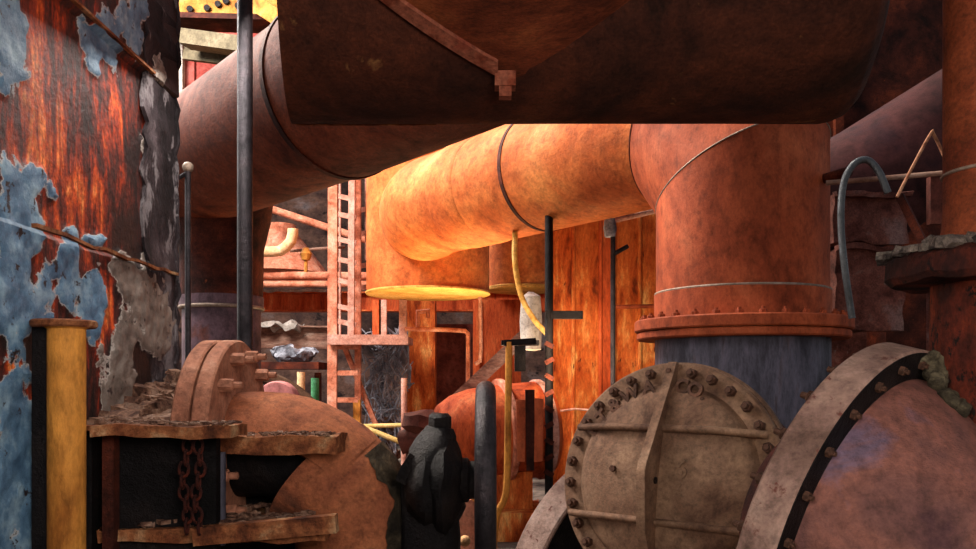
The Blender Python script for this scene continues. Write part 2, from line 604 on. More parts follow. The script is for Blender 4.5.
# ================================================================== LEFT CROSSING PIPE (behind the duct)
k2 = 7 / 6
A2 = V((-2.82 * k2, 7.324 * k2, CZ + 1.90 * k2))
B2 = V((-1.05 * k2, 5.62 * k2, CZ + 2.022 * k2))
d2 = V((-.719, .693, -.054)).normalized()
D2 = V((.011 * k2, 4.6 * k2, CZ + 2.104 * k2)) - d2 * .9
p2 = thing('crossover_pipe', 'rust red pipe slanting up from left, passing behind the overhead duct', 'pipe', V((-3.25, 8.5, 0)))
part(p2, 'right_run', 'pipe_umber', lambda bm: tube(bm, [B2 + (D2 - B2) * i / 8 for i in range(9)], .7, 64))
A2e = A2 + (A2 - B2).normalized() * .5
part(p2, 'left_run', 'pipe_umber', lambda bm: tube(bm, [A2e + (B2 - A2e) * i / 6 for i in range(7)], [.60 + .09 * i / 6 for i in range(7)], 64))
part(p2, 'weld_seam', 'pipe_dark', lambda bm: tube(bm, [B2 - d2 * .0 + d2 * .03, B2 - d2 * .02], .712, 64))
L2 = W(222, 250, 8.5)
part(p2, 'drop_leg', 'pipe_dark', lambda bm: lathe(bm, [(.56, L2.z + .75), (.5, L2.z + .3), (.43, L2.z + .0), (.42, L2.z - .55)], (L2.x, L2.y, 0), (0, 0, 1)))
part(p2, 'lower_sleeve', 'steel_purple', lambda bm: lathe(bm, [(.4, .02), (.4, L2.z - .62), (.43, L2.z - .62), (.43, L2.z - .5)], (L2.x, L2.y, 0), (0, 0, 1)), label='purple grey lower sleeve')
part(p2, 'sleeve_weld', 'cast_light', lambda bm: torus(bm, (L2.x, L2.y, L2.z - .62), (0, 0, 1), .42, .02), label='pale weld bead')

# ================================================================== GOOSENECK (flanged riser + orange crossing pipe)
d3 = V((-.615, .788, .0)).normalized()
P3 = V((2.215, 7.02, 0))
Z3 = CZ + 2.34
gz = CZ + 1.78
q1 = V((P3.x, P3.y, gz))
q2 = V((P3.x, P3.y, Z3)) + d3 * .66
e0 = V((P3.x, P3.y, Z3)) + d3 * 4.45
gn = thing('gooseneck_pipe', 'thick red riser with bolted flange bending left into an orange pipe', 'pipe', (P3.x, P3.y, 0))
path = [(P3.x, P3.y, CZ + .5), (P3.x, P3.y, CZ + 1.2), q1, q2] + [q2 + (e0 - q2) * i / 6 for i in range(1, 7)] + arc([e0, e0 + d3 * .35, e0 + V((-.36, .78, 0)), e0 + V((-.38, 1.6, 0))], 15)[1:]
NG = len(path) - 3
rg = tube_rings(path, [.725, .725, .725] + [.65] * (len(path) - 3), 96)
part(gn, 'riser', 'pipe_red', lambda bm: skin_rings(bm, rg[:3], cap=False))
part(gn, 'elbow_gore', 'pipe_red', lambda bm: skin_rings(bm, rg[2:4], cap=False))
part(gn, 'crossing_run', 'pipe_orange', lambda bm: skin_rings(bm, rg[3:]), label='sunlit orange horizontal run')
sm = q2 + d3 * (9.05 - q2.y) / d3.y
part(gn, 'seam_band', 'pipe_dark', lambda bm: tube(bm, [sm - d3 * .025, sm + d3 * .025], .658, 96), label='dark seam ring')
sm2 = sm + d3 * .9
part(gn, 'lap_band', 'pipe_orange', lambda bm: tube(bm, [sm2, sm2 + d3 * .04, sm2 + d3 * .5, sm2 + d3 * .54], [.652, .664, .664, .652], 96))
part(gn, 'mitre_weld', 'cast_light', lambda bm: [tube(bm, [rg[2][i], rg[2][(i + 1) % 96]], .007, 6) for i in range(96)], label='pale weld line')
part(gn, 'mitre_weld', 'pipe_dark', lambda bm: [tube(bm, [rg[3][i], rg[3][(i + 1) % 96]], .008, 6) for i in range(96)])
part(gn, 'riser_collar', 'pipe_red', lambda bm: lathe(bm, [(.72, CZ + .5), (.742, CZ + .5), (.742, CZ + .75), (.72, CZ + .77)], (P3.x, P3.y, 0), (0, 0, 1), 96))
part(gn, 'collar_weld', 'cast_light', lambda bm: torus(bm, (P3.x, P3.y, CZ + .76), (0, 0, 1), .732, .011, 96, 8), label='pale weld bead')
part(gn, 'flange', 'pipe_red', lambda bm: (ringdisc(bm, (P3.x, P3.y, CZ), (0, 0, 1), .7, .915, .42, .52, 96), ringdisc(bm, (P3.x, P3.y, CZ), (0, 0, 1), .7, .895, .35, .415, 96)))
bolts(gn, (P3.x, P3.y, CZ + .52), (0, 0, 1), .84, 30, .032, .05, 'pipe_red')
part(gn, 'lower_pipe', 'steel_grey', lambda bm: lathe(bm, [(.735, .02), (.735, CZ + .36)], (P3.x, P3.y, 0), (0, 0, 1), 96), label='blue grey lower pipe')
part(gn, 'pipe_stub', 'pipe_dark', lambda bm: tube(bm, [W(800, 186, 6.75), W(850, 171, 6.3)], .04, 16))

# ================================================================== VERTICAL VESSELS
VC = V((-.92, 12.3, 0))
ve = thing('hanging_vessel', 'orange upright vessel open at its yellow bottom rim, below the crossing pipe end', 'vessel', VC + V((0, 0, CZ + 1.22)))
part(ve, 'vessel_shell', 'pipe_orange', lambda bm: lathe(bm, [(.93, CZ + 1.34), (.94, CZ + 1.4), (.94, CZ + 4.2)], VC, (0, 0, 1), 72))
part(ve, 'bottom_rim', 'rim_bounce_lit', lambda bm: ringdisc(bm, VC, (0, 0, 1), .0, .955, CZ + 1.31, CZ + 1.345, 72, .008), label='bottom rim coloured yellow as if lit by bounced sun')
V2 = W(522, 290, 14.5)
v2 = thing('far_vessel', 'smaller orange upright vessel beyond the crossing pipe, beside black pole', 'vessel', V((V2.x, V2.y, V2.z)))
part(v2, 'vessel_shell', 'pipe_orange', lambda bm: lathe(bm, [(.6, V2.z + .03), (.6, V2.z + 2.5)], (V2.x, V2.y, 0), (0, 0, 1)))
part(v2, 'bottom_rim', 'rim_bounce_lit', lambda bm: ringdisc(bm, (V2.x, V2.y, 0), (0, 0, 1), 0, .63, V2.z - .02, V2.z + .05))

# ================================================================== BOLTED END COVER
cn = V((-.6, -.775, .199)).normalized()
CC = V((.985, 4.46, CZ - .545))
cr = V((0, 0, 1)).cross(cn).normalized()      # image right on the cover face
cu = cn.cross(cr).normalized()
if cr.x < 0:
    cr = -cr
if cu.z < 0:
    cu = -cu
cv = thing('end_cover', 'grey brown domed end cover with cross ribs and a ring of bolts', 'valve cover', (CC.x + .4, CC.y + .5, 0))


def on(u, v, h):
    return CC + cr * u + cu * v + cn * h


part(cv, 'cover_flange', 'cast', lambda bm: (ringdisc(bm, CC, cn, .40, .66, -.05, 0, 96), ringdisc(bm, CC, cn, .4, .675, -.13, -.065, 96)))


def dome(bm):
    prof = [(.545, -.01)] + [(.525 * math.cos(a), .012 + .12 * math.sin(a)) for a in [math.pi / 2 * i / 14 for i in range(14)]] + [(0, .132)]
    lathe(bm, prof, CC, cn, 96)


part(cv, 'cover_dome', 'cast', dome)


def web(bm, pts, w):
    """a rib plate: pts are (s, h) outline in the plane of direction dirv and cn"""
    a = [bm.verts.new(p - w / 2) for p in pts]
    b = [bm.verts.new(p + w / 2) for p in pts]
    n = len(pts)
    bm.faces.new(a)
    bm.faces.new(b[::-1])
    for i in range(n):
        bm.faces.new((a[i], b[i], b[(i + 1) % n], a[(i + 1) % n]))


vp = [(-.655, 0), (-.655, .03), (-.3, .24), (0, .3), (.05, .29), (.6, .05), (.655, .03), (.655, 0)]
vo = part(cv, 'vertical_rib', 'cast', lambda bm: web(bm, [on(-.0, s, h) for s, h in vp], cr * .05))
part(cv, 'rib_hole', 'black', lambda bm: lathe(bm, [(.019, -.004), (.019, .004)], on(.027, -.03, .17), cr, 16), sub=vo)
for vpos, nm in ((.26, 'cross_rib'), (-.25, 'cross_rib')):
    L = math.sqrt(.62 ** 2 - vpos ** 2)
    part(cv, nm, 'cast', lambda bm: (tube(bm, [on(-L, vpos, .03), on(-L * .55, vpos, .125), on(L * .55, vpos, .125), on(L, vpos, .03)], .021, 12),
                                     web(bm, [on(s * L, vpos, h) for s, h in ((-1, 0), (-.55, .12), (.55, .12), (1, 0))], cu * .03)))
bolts(cv, CC, cn, .6, 30, .03, .06, 'bolt', a0=.12)
part(cv, 'dome_plug', 'bolt', lambda bm: lathe(bm, [(.018, 0), (.018, .03)], on(-.26, .02, .11), cn, 8))


def letter(bm, ch, r, ang, size, h, base=None):
    cu_ = bpy.data.curves.new('t', 'FONT')
    cu_.body = ch
    cu_.size = size
    cu_.extrude = .012
    cu_.offset = .004
    cu_.align_x = 'CENTER'
    ob = bpy.data.objects.new('t', cu_)
    C.objects.link(ob)
    dg = bpy.context.evaluated_depsgraph_get()
    dg.update()
    me = bpy.data.meshes.new_from_object(ob.evaluated_get(dg))
    bpy.data.objects.remove(ob)
    bpy.data.curves.remove(cu_)
    e = cr * math.sin(ang) + cu * math.cos(ang)
    xx = cr * math.cos(ang) - cu * math.sin(ang)
    mt = Matrix((xx, e, cn)).transposed().to_4x4()
    mt.translation = CC + e * r + cn * h if base is None else base
    me.transform(mt)
    bm.from_mesh(me)
    bpy.data.meshes.remove(me)


for ch_, a_ in (('E', -62), ('T', -51), ('&', -40), ('W', -27), ('A', -13.5), ('C', 9), ('O', 18), ('.', 25)):
    part(cv, 'cast_letter', 'bolt', letter, ch_, .48, math.radians(a_), .11, .05, ang=20)
part(cv, 'cast_numeral', 'cast', letter, '6', 0, 0, .14, 0, on(.15, .0, .125), ang=20)
part(cv, 'cast_numeral', 'cast', letter, '2', 0, 0, .08, 0, on(.14, -.08, .121), ang=20)
part(cv, 'cover_barrel', 'pipe_dark', lambda bm: lathe(bm, [(.5, -.11), (.56, -.3), (.58, -.75), (.3, -.8)], CC, cn, 64))
part(cv, 'support_leg', 'pipe_dark', lambda bm: box(bm, (CC.x + .3, CC.y + .4, .35), (.5, .3, .7)))

# rim of a second flange just behind the cover
c2 = W(606, 566, 5.75)
n2 = V((.68, -.68, -.28)).normalized()
rf = thing('loose_flange', 'pinkish flange rim poking out left behind the bolted cover', 'flange', (c2.x, c2.y, 0))
part(rf, 'flange_rim', 'flange_pink', lambda bm: ringdisc(bm, c2, n2, .35, .80, -.22, 0, 72))
part(rf, 'flange_face', 'black', lambda bm: ringdisc(bm, c2, n2, .3, .77, -.006, .006, 72, .002), label='black face')  # plain black disc over the flange face
part(rf, 'support_leg', 'pipe_dark', lambda bm: box(bm, (c2.x + .0, c2.y + .3, .1), (.4, .3, .25)))

# ================================================================== RIGHT VALVE BODY
fc = V((1.393, 2.919, CZ - .572))
fn_ = V((.637, -.724, -.266)).normalized()
rv = thing('flanged_valve_body', 'mauve conical valve body with a big tilted bolted flange at lower right', 'valve', (fc.x + .3, fc.y, 0))
part(rv, 'flange', 'flange_pink', lambda bm: ringdisc(bm, fc, fn_, .3, .70, -.127, 0, 128, .008), label='pale pinkish flange')
part(rv, 'flange_face', 'black', lambda bm: ringdisc(bm, fc, fn_, .5, .692, -.004, .003, 128, .001), label='black flange face')  # thin black ring over the face between rim and body
bolts(rv, fc, fn_, .648, 26, .017, .032, 'bolt', a0=.13)
bolts(rv, fc - fn_ * .127, -fn_, .64, 24, .022, .06, 'bolt', name='stud', a0=.09)
part(rv, 'valve_body', 'body_pink', lambda bm: lathe(bm, [(.60, -.02), (.595, .02), (.575, .07), (.53, .15), (.46, .26), (.39, .37), (.33, .5), (.28, .75)], fc, fn_, 96))
up_ = (V((0, 0, 1)) - fn_ * fn_.z).normalized()
side_ = fn_.cross(up_)
if side_.x < 0:
    side_ = -side_


def body_crust(bm):
    for k in range(230):
        a = R.uniform(.0, .6)
        t = R.uniform(0, 1)
        q = fc + (up_ * math.cos(a) + side_ * math.sin(a)) * (.685 - .15 * t) + fn_ * (.002 + .15 * t ** 1.6 + R.uniform(-.012, .012))
        bmesh.ops.create_icosphere(bm, subdivisions=2, radius=R.uniform(.008, .03), matrix=Matrix.Translation(q))
    jitter(bm, .012, 18)
    jitter(bm, .008, 40)


M['moss'] = rust('olive grey crust', ['#241f18', '#463e30', '#665c48', '#857a62'], 9, grain=.5, bump=1.)
part(rv, 'body_crust', 'moss', body_crust, label='olive grey crust on the flange top')
part(rv, 'rear_barrel', 'pipe_dark', lambda bm: lathe(bm, [(.3, -.12), (.3, -.3), (.28, -.36)], fc, fn_, 64))
part(rv, 'support_leg', 'pipe_dark', lambda bm: box(bm, (fc.x + .02, fc.y + .02, .3), (.35, .35, .64)))

# ================================================================== RIGHT COLUMN PIPE
RC = V((1.815, 2.86, 0))
rc = thing('column_pipe', 'scabbed dark column pipe with crusted flange at the right edge', 'pipe', RC)
part(rc, 'upper_pipe', 'pipe_brown', lambda bm: lathe(bm, [(.18, CZ + .46), (.166, CZ + .6), (.166, 4.2)], RC, (0, 0, 1)), label='brown upper pipe')
part(rc, 'lower_pipe', 'column', lambda bm: (lathe(bm, [(.2, CZ - .55)] + [(.21, CZ - .5 + .07 * i) for i in range(13)], RC, (0, 0, 1)), jitter(bm, .008, 9)))


def col_flange(bm):
    ringdisc(bm, RC, (0, 0, 1), .14, .355, CZ + .345, CZ + .45, 72, .02)
    jitter(bm, .012, 9)


part(rc, 'flange', 'column', col_flange)


def col_crust(bm):
    for _ in range(700):
        a = R.uniform(0, 6.28)
        r = R.uniform(.17, .36)
        sz = R.uniform(.006, .04)
        box(bm, RC + V((r * math.cos(a), r * math.sin(a), CZ + .45 + sz * .25 + .07 * max(0, (.30 - r)) * R.uniform(0, 6))), (sz * 1.6, sz, sz), Matrix.Rotation(R.uniform(0, 3), 3, 'Z') @ Matrix.Rotation(R.uniform(-.6, .6), 3, 'X'))


part(rc, 'flange_crust', 'crust', col_crust, label='grey crust on the flange', ang=20)['kind'] = 'stuff'
part(rc, 'pipe_weld', 'cast_light', lambda bm: torus(bm, (RC.x, RC.y, CZ + .74), (0, 0, 1), .168, .006), label='pale weld bead')

# diagonal maroon pipe and plates behind
single('sloping_pipe', 'large maroon pipe sloping up to the right behind the riser', 'pipe', 'maroon', W(880, 150, 7.6),
       lambda bm: tube(bm, [W(780, 235, 8.75), W(870, 185, 8.75), W(1030, 85, 8.75)], .66, 64))
single('hopper', 'dark red brown hopper beside the right end of the overhead duct', 'hopper', 'pipe_dark', W(910, 0, 9.3),
       lambda bm: (box(bm, (5.4, 10.2, 5.0), (2.8, .7, 3.4)), beam(bm, (4.3, 9.83, 3.4), (4.3, 9.83, 6.6), .1, .1), box(bm, (5.2, 10.2, 1.65), (.5, .5, 3.3))))
for (x0, x1, y0, y1, lab) in ((830, 905, 197, 244, 'crusted iron plate on the dark wall above its twin'), (832, 900, 250, 330, 'crusted iron plate low on the dark wall behind the hose')):
    a, b = W(x0, y1, 7.85), W(x1, y0, 7.85)

    def plate(bm):
        box(bm, ((a.x + b.x) / 2, 7.85, (a.z + b.z) / 2), (b.x - a.x, .14, b.z - a.z))
        box(bm, ((a.x + b.x) / 2, 7.75, b.z), (b.x - a.x, .1, .05))
        bmesh.ops.subdivide_edges(bm, edges=list(bm.edges), cuts=10, use_grid_fill=True)
        jitter(bm, .035, 6)
    single('wall_plate', lab, 'plate', 'wallright', a, plate)

single('cross_bar', 'thin horizontal rod from the riser to the right column pipe', 'rod', 'dusty', W(880, 180, 6.2),
       lambda bm: tube(bm, [W(826, 183, 6.3), W(945, 173, 6.0)], .02, 12))
single('rubber_hose', 'grey rubber hose looped over the thin rod beside the riser', 'hose', 'hose', W(850, 240, 6.05),
       lambda bm: tube(bm, arc([W(888, 193, 6.0), W(879, 172, 6.02), W(867, 160, 6.05), W(853, 165, 6.06), W(843, 186, 6.05), W(841, 225, 6.05), W(845, 270, 6.05), W(852, 318, 6.1)], 42), .026, 14))
single('bent_wire', 'bent copper wire forming a peak beside the right column pipe', 'wire', 'wire', W(915, 165, 5.8),
       lambda bm: tube(bm, arc([W(897, 197, 5.9), W(913, 166, 5.9), W(930, 135, 5.9), W(934, 135, 5.9), W(945, 158, 5.9)], 26), .012, 8))
single('hanging_bracket', 'dark bracket strap hanging from the thin rod by the column pipe', 'bracket', 'plate_dark', W(938, 200, 6.0),
       lambda bm: box(bm, W(935, 201, 6.1), (.1, .06, .36)))
single('rusty_strip', 'bent rusty strip leaning under the copper wire', 'strip', 'pipe_dark', W(912, 220, 6.3),
       lambda bm: beam(bm, W(900, 196, 6.25), W(924, 245, 6.1), .03, .06))

# ================================================================== LEFT FOREGROUND
yp = thing('standpipe', 'ochre yellow standpipe with flat cap flange before the peeling wall', 'pipe', (-1.58, 3.0, 0))
part(yp, 'pipe', 'gold', lambda bm: lathe(bm, [(.066, .0), (.066, CZ + .19), (.08, CZ + .2)], (-1.58, 3.0, 0), (0, 0, 1), 40))
part(yp, 'cap_flange', 'ledge', lambda bm: (ringdisc(bm, (-1.6, 3.02, 0), (0, 0, 1), 0, .115, CZ + .197, CZ + .225, 40, .006)))
part(yp, 'side_strip', 'black', lambda bm: box(bm, (-1.665, 3.03, 1.0), (.07, .1, 1.8)), label='black strip behind the pipe')  # plain black strip beside the pipe

ba = thing('machine_plinth', 'dark sooty machine plinth under the rusted plates at lower left', 'plinth', (-1.3, 3.8, 0))
part(ba, 'cavity_shade_block', 'black', lambda bm: (box(bm, (-1.28, 4.05, .72), (.85, .5, 1.1)), box(bm, (-1.3, 3.6, .15), (1.0, 1.4, .3)), box(bm, (-1.62, 3.75, .75), (.12, 1.2, 1.5)), box(bm, (-1.29, 3.235, .88), (.4, .05, 1.18))))  # black blocks added to make the cavity under the plates dark
part(ba, 'lower_shelf', 'ledge', lambda bm: slab_rough(bm, (-1.1, 3.42, 1.085), (.9, .5, .05), 20, 6, .02))
part(ba, 'edge_plank', 'ledge', lambda bm: (beam(bm, W(195, 536, 3.15), W(337, 523, 3.15), .06, .07)))
part(ba, 'upper_plate', 'ledge', lambda bm: (slab_rough(bm, (-1.24, 3.14, 1.505), (.52, .24, .045), 16, 4, .012), box(bm, (-1.52, 3.75, 1.5), (.38, 1.2, .04))))
part(ba, 'front_post', 'pipe_dark', lambda bm: box(bm, (-1.49, 3.16, .75), (.045, .05, 1.5)))
part(ba, 'prop_bar', 'steel_grey', lambda bm: tube(bm, [W(221, 452, 3.3), W(221, 545, 3.3)], .02, 12), label='blue grey upright bar')
part(ba, 'peeling_scrap', 'white', lambda bm: (bmesh.ops.create_icosphere(bm, subdivisions=3, radius=1, matrix=Matrix.Translation(W(116, 512, 3.3)) @ Matrix.Diagonal((.05, .02, .085, 1))), jitter(bm, .03, 14)), label='torn cream scrap')


def heap(bm):
    def z(x, y):
        return 1.52 + .25 * max(0, (y - 3.5)) * (1 + .4 * noise.noise(V((x, y, 0)) * 5))
    for i in range(60):
        y = R.uniform(3.35, 4.25)
        x = R.uniform(-1.68, -1.36)
        box(bm, (x, y, z(x, y) - .03), (R.uniform(.08, .22), R.uniform(.05, .16), R.uniform(.02, .12)), Matrix.Rotation(R.uniform(-.5, .5), 3, 'Z') @ Matrix.Rotation(R.uniform(-.4, .4), 3, 'X') @ Matrix.Rotation(R.uniform(-.3, .3), 3, 'Y'))
    flakes(bm, (-1.69, -1.33, 3.25, 4.3), 700, .02, .07, z, .3)
    flakes(bm, (-1.48, -1.0, 3.06, 3.25), 130, .008, .03, lambda x, y: 1.528, .4)


single('plate_debris', 'heap of rust flakes piled on the upper plate by the wall', 'debris', 'debris', (-1.6, 3.5, 1.52), heap, kind='stuff', ang=15)
single('shelf_debris', 'grey brown flakes scattered on the lower shelf below the valve pipe', 'debris', 'debris', (-1, 3.4, 1.11),
       lambda bm: flakes(bm, (-1.4, -.75, 3.2, 3.65), 500, .01, .045, lambda x, y: 1.112 + .04 * max(0, noise.noise(V((x, y, 0)) * 6)), .4), kind='stuff', ang=15)

# tangled hanging chain
ch = thing('hanging_chain', 'rusty chain hanging in the dark gap under the plates', 'chain', W(198, 446, 3.12))
cbm = bmesh.new()
tube(cbm, [V((.018 * math.cos(a), 0, .03 * math.sin(a))) for a in [2 * math.pi * i / 12 for i in range(13)]], .006, 8)
proto = link('chain_link', cbm, 'column', V((0, 0, 0)), ch)
for k in range(16):
    o = proto if k == 0 else proto.copy()
    if k:
        C.objects.link(o)
        o.parent = ch
    col_, row = divmod(k, 8)
    o.matrix_local = Matrix.Translation((-.05 * col_ + .01 * math.sin(k), .0, -.045 * row)) @ Matrix.Rotation((k % 2) * 1.4 + .2, 4, 'Z')

lv = thing('elbow_valve', 'red brown elbow pipe with paired flanges and ledge at lower left', 'valve', (-.9, 3.72, 0))
ZV = 1.36
YV = 3.72
for x0, x1 in ((-1.305, -1.232), (-1.222, -1.15)):
    part(lv, 'flange', 'flange_tan', lambda bm: ringdisc(bm, (0, YV, 1.43), (1, 0, 0), .1, .455, x0, x1, 72, .008))
bolts(lv, (-1.15, YV, 1.43), (1, 0, 0), .385, 12, .03, .1, 'flange_tan', a0=.35)


def elbow(bm, seg=72):
    """bell-mouthed elbow: from the socket edge at the left round and down"""
    r, Rb, cx = .29, .43, -1.03
    rings = []
    for i in range(22):
        a = math.radians(38) + math.radians(52) * i / 21
        cdir_ = V((math.sin(a), 0, math.cos(a)))
        c = V((cx, YV, ZV - Rb)) + cdir_ * Rb
        ring = []
        for k in range(seg):
            b = 2 * math.pi * k / seg
            p = c + cdir_ * (r * math.cos(b)) + V((0, r * math.sin(b), 0))
            if i < 5:
                front = max(0, -math.sin(b))
                p.x -= .10 * front * (1 - i / 5)
            ring.append(p)
        rings.append(ring)
    for z in (.6, .1):
        rings.append([p + V((0, 0, z - (ZV - Rb))) for p in rings[21]])
    skin_rings(bm, rings)


def hood(bm):
    n = 24
    rings = []
    for i in range(12):
        a = max(0, math.radians(46) * (i - 5) / 6)
        x = -1.16 + .13 * min(1, i / 5)
        cd_ = V((math.sin(a), 0, math.cos(a)))
        c = V((x if i < 5 else -1.03, YV, ZV - .43)) + cd_ * .43
        rings.append([c + cd_ * (.286 * math.cos(b)) + V((0, .286 * math.sin(b), 0)) for b in [math.pi * (k / n - .5) * .84 for k in range(n + 1)]] +
                     [c + cd_ * (.2 * math.cos(b)) + V((0, .2 * math.sin(b), 0)) for b in [-math.pi * (k / n - .5) * .84 for k in range(n + 1)]])
    skin_rings(bm, rings)


part(lv, 'elbow_pipe', 'bulb', elbow)
part(lv, 'pipe_hood', 'bulb', hood)


def oil_crust(bm):
    r, Rb, cx = .294, .43, -1.03
    rows = []
    for i in range(34):
        a = math.radians(48) + math.radians(42) * min(1, i / 24)
        cd_ = V((math.sin(a), 0, math.cos(a)))
        c = V((cx, YV, ZV - Rb)) + cd_ * Rb - V((0, 0, max(0, i - 24) * .06))
        row = []
        for k in range(31):
            b0 = -44 - min(14, i * .6) + 16 * noise.noise(V((i * .16, 1.3, .7))) + 6 * noise.noise(V((i * .45 + .3, 4.4, .2)))
            b = math.radians(b0 + (98 - b0) * k / 30)
            p = c + cd_ * (r * math.cos(b)) + V((0, r * math.sin(b), 0))
            p += (cd_ * math.cos(b) + V((0, math.sin(b), 0))) * (.008 * noise.noise(p * 14) + .004)
            row.append(bm.verts.new(p))
        rows.append(row)
    for p, q in zip(rows, rows[1:]):
        for k in range(30):
            bm.faces.new((p[k], p[k + 1], q[k + 1], q[k]))


M['oil'] = rust('olive black oil crust', ['#17120d', '#2c241a', '#43382a', '#5a4632'], 5, grain=.5, bump=1., grain_scale=24)
part(lv, 'oil_crust', 'oil', oil_crust, label='dark olive oil crust')
part(lv, 'inner_pipe_shade', 'black', lambda bm: tube(bm, [(-1.16, YV, ZV), (-1.0, YV, ZV), (-.8, YV, ZV - .06)], .2, 40), label='black pipe standing in for shade under the hood')  # shade under the hood put into the pipe's black colour
part(lv, 'ledge_flange', 'ledge', lambda bm: slab_rough(bm, (-.91, 3.46, 1.428), (.56, .3, .075), 18, 5, .014))
part(lv, 'ledge_crust', 'debris', lambda bm: flakes(bm, (-1.18, -.66, 3.32, 3.5), 170, .006, .025, lambda x, y: 1.47, .5), ang=15)['kind'] = 'stuff'

# stem, yoke and hand wheel
hw = thing('hand_wheel_stem', 'black gate valve bonnet and edge-on hand wheel in the centre foreground', 'hand wheel', (-.2, 3.6, 0))
HY = 3.58
HZ = 1.7 - 100 / 800 * HY
BZ = HZ


def bonnet(bm):
    lathe(bm, [(.1, -.36), (.15, -.34), (.2, -.30), (.215, -.27), (.2, -.24), (.225, -.225), (.23, -.19), (.2, -.17), (.17, -.15), (.13, -.13), (.1, -.12)], (0, HY, BZ - .02), (1, 0, 0), 28)
    jitter(bm, .02, 6)
    jitter(bm, .012, 20)


part(hw, 'bonnet', 'black', bonnet)


def lugs(bm):
    bmesh.ops.create_icosphere(bm, subdivisions=3, radius=1, matrix=Matrix.Translation((-.235, HY - .02, BZ + .04)) @ Matrix.Diagonal((.13, .17, .2, 1)))
    lathe(bm, [(.075, .15), (.08, .2), (.06, .235), (.05, .24), (.05, .285), (.035, .3)], (-.235, HY - .03, BZ), (.08, 0, 1), 9)
    box(bm, (-.33, HY - .03, BZ + .05), (.1, .2, .13), Matrix.Rotation(.5, 3, 'Y'))
    bmesh.ops.subdivide_edges(bm, edges=[e for e in bm.edges if e.calc_length() > .07], cuts=3, use_grid_fill=True)
    jitter(bm, .012, 12)


part(hw, 'gland_lug', 'black', lugs)
part(hw, 'bonnet_skirt', 'black', lambda bm: (lathe(bm, [(.15, .55), (.14, .75), (.13, 1.0), (.12, BZ)], (-.27, HY, 0), (0, 0, 1), 20), jitter(bm, .03, 6)))
part(hw, 'stem', 'black', lambda bm: lathe(bm, [(.1, -.2), (.1, -.09), (.085, -.08), (.085, .0)], (0, HY, BZ), (1, 0, 0), 24))
part(hw, 'wheel_rim', 'rod', lambda bm: torus(bm, (-.01, HY, HZ), (1, 0, 0), .40, .045, 96, 18))
for k in range(5):
    a = 2 * math.pi * k / 5 + .3
    part(hw, 'spoke', 'black', lambda bm: tube(bm, [(-.01, HY, HZ), (-.01, HY + .4 * math.cos(a), HZ + .4 * math.sin(a))], .024, 10))
part(hw, 'hub', 'black', lambda bm: lathe(bm, [(.06, -.09), (.07, -.04), (.06, .0)], (0, HY, HZ), (1, 0, 0), 24))
part(hw, 'pedestal', 'black', lambda bm: box(bm, (-.22, HY, .3), (.26, .26, .6)))

tp = thing('drain_post', 'short tan pipe post with knob between bonnet and hand wheel', 'pipe', (-.13, 4.3, 0))
part(tp, 'pipe', 'salmon', lambda bm: lathe(bm, [(.13, 0), (.12, .6), (.09, 1.02), (.06, 1.06)], (-.15, 4.3, 0), (0, 0, 1), 32))
part(tp, 'knob', 'cream', lambda bm: bmesh.ops.create_icosphere(bm, subdivisions=2, radius=.03, matrix=Matrix.Translation(W(465, 541, 4.1))), label='cream knob')

# rods in front of the left crossing pipe
single('hanging_rod', 'thick dark vertical rod hanging from the top in front of the left pipe', 'rod', 'rod', (W(245, 300, 4.45).x, 4.45, 1.7),
       lambda bm: lathe(bm, [(.042, 1.55), (.042, 5.0)], (W(245, 300, 4.45).x, 4.45, 0), (0, 0, 1), 24))
gr = thing('grab_rod', 'slim dark rod with ball end standing at the peeling wall corner', 'rod', (W(188, 300, 4.7).x, 4.7, 0))
part(gr, 'rod', 'rod', lambda bm: (lathe(bm, [(.017, 0), (.017, CZ + 1.24)], (gr.location.x, 4.7, 0), (0, 0, 1), 14), tube(bm, [(gr.location.x, 4.7, CZ + 1.22), (gr.location.x - .07, 4.7, CZ + 1.18)], .014, 8)))
part(gr, 'ball_end', 'cast_light', lambda bm: bmesh.ops.create_icosphere(bm, subdivisions=3, radius=.032, matrix=Matrix.Translation((gr.location.x, 4.7, CZ + 1.25))), label='pale ball end')

# ================================================================== BACKGROUND, LEFT GAP
def hbeam(bm, a, b, h, w):
    a, b = V(a), V(b)
    up = V((0, 0, h / 2))
    beam(bm, a + up, b + up, w, .03)
    beam(bm, a - up, b - up, w, .03)
    beam(bm, a, b, .03, h)


def bar(name, label, cat, mat, pts, Y, r, group=None, seg=14, smooth=False):
    P = [W(x, y, Y) for x, y in pts]
    if smooth:
        P = arc(P, 8 * len(P))
    return single(name, label, cat, mat, P[0], lambda bm: tube(bm, P, r, seg), group=group)


single('cross_girder', 'orange rusted girder spanning behind the ladder tower', 'beam', 'orange2', W(255, 303, 16), lambda bm: (hbeam(bm, W(225, 302, 16), W(560, 302, 16), .36, .3), [beam(bm, W(x, 305, 16), (W(x, 0, 16).x, 16, 0), .14, .14) for x in (232, 556)]))
single('lower_girder', 'dusty pinkish girder below the orange one at left of the ladder', 'beam', 'dusty', W(250, 335, 15), lambda bm: (hbeam(bm, W(215, 336, 15), W(335, 338, 15), .4, .3), [beam(bm, W(x, 340, 15), (W(x, 0, 15).x, 15, 0), .12, .12) for x in (228, 331)]))
single('ledge_dust', 'pale dust layer along the top of the orange girder', 'dust', 'white', W(290, 292, 15.9), lambda bm: (slab_rough(bm, (W(290, 291, 16).x, 15.92, W(290, 291.5, 16).z), (1.5, .2, .05), 20, 3, .04, 6)), kind='stuff')
bar('conduit', 'upper of two salmon pipes running level behind the ladder', 'pipe', 'salmon', [(229, 473), (229, 275), (372, 276)], 14.6, .07, 'level salmon pipes')
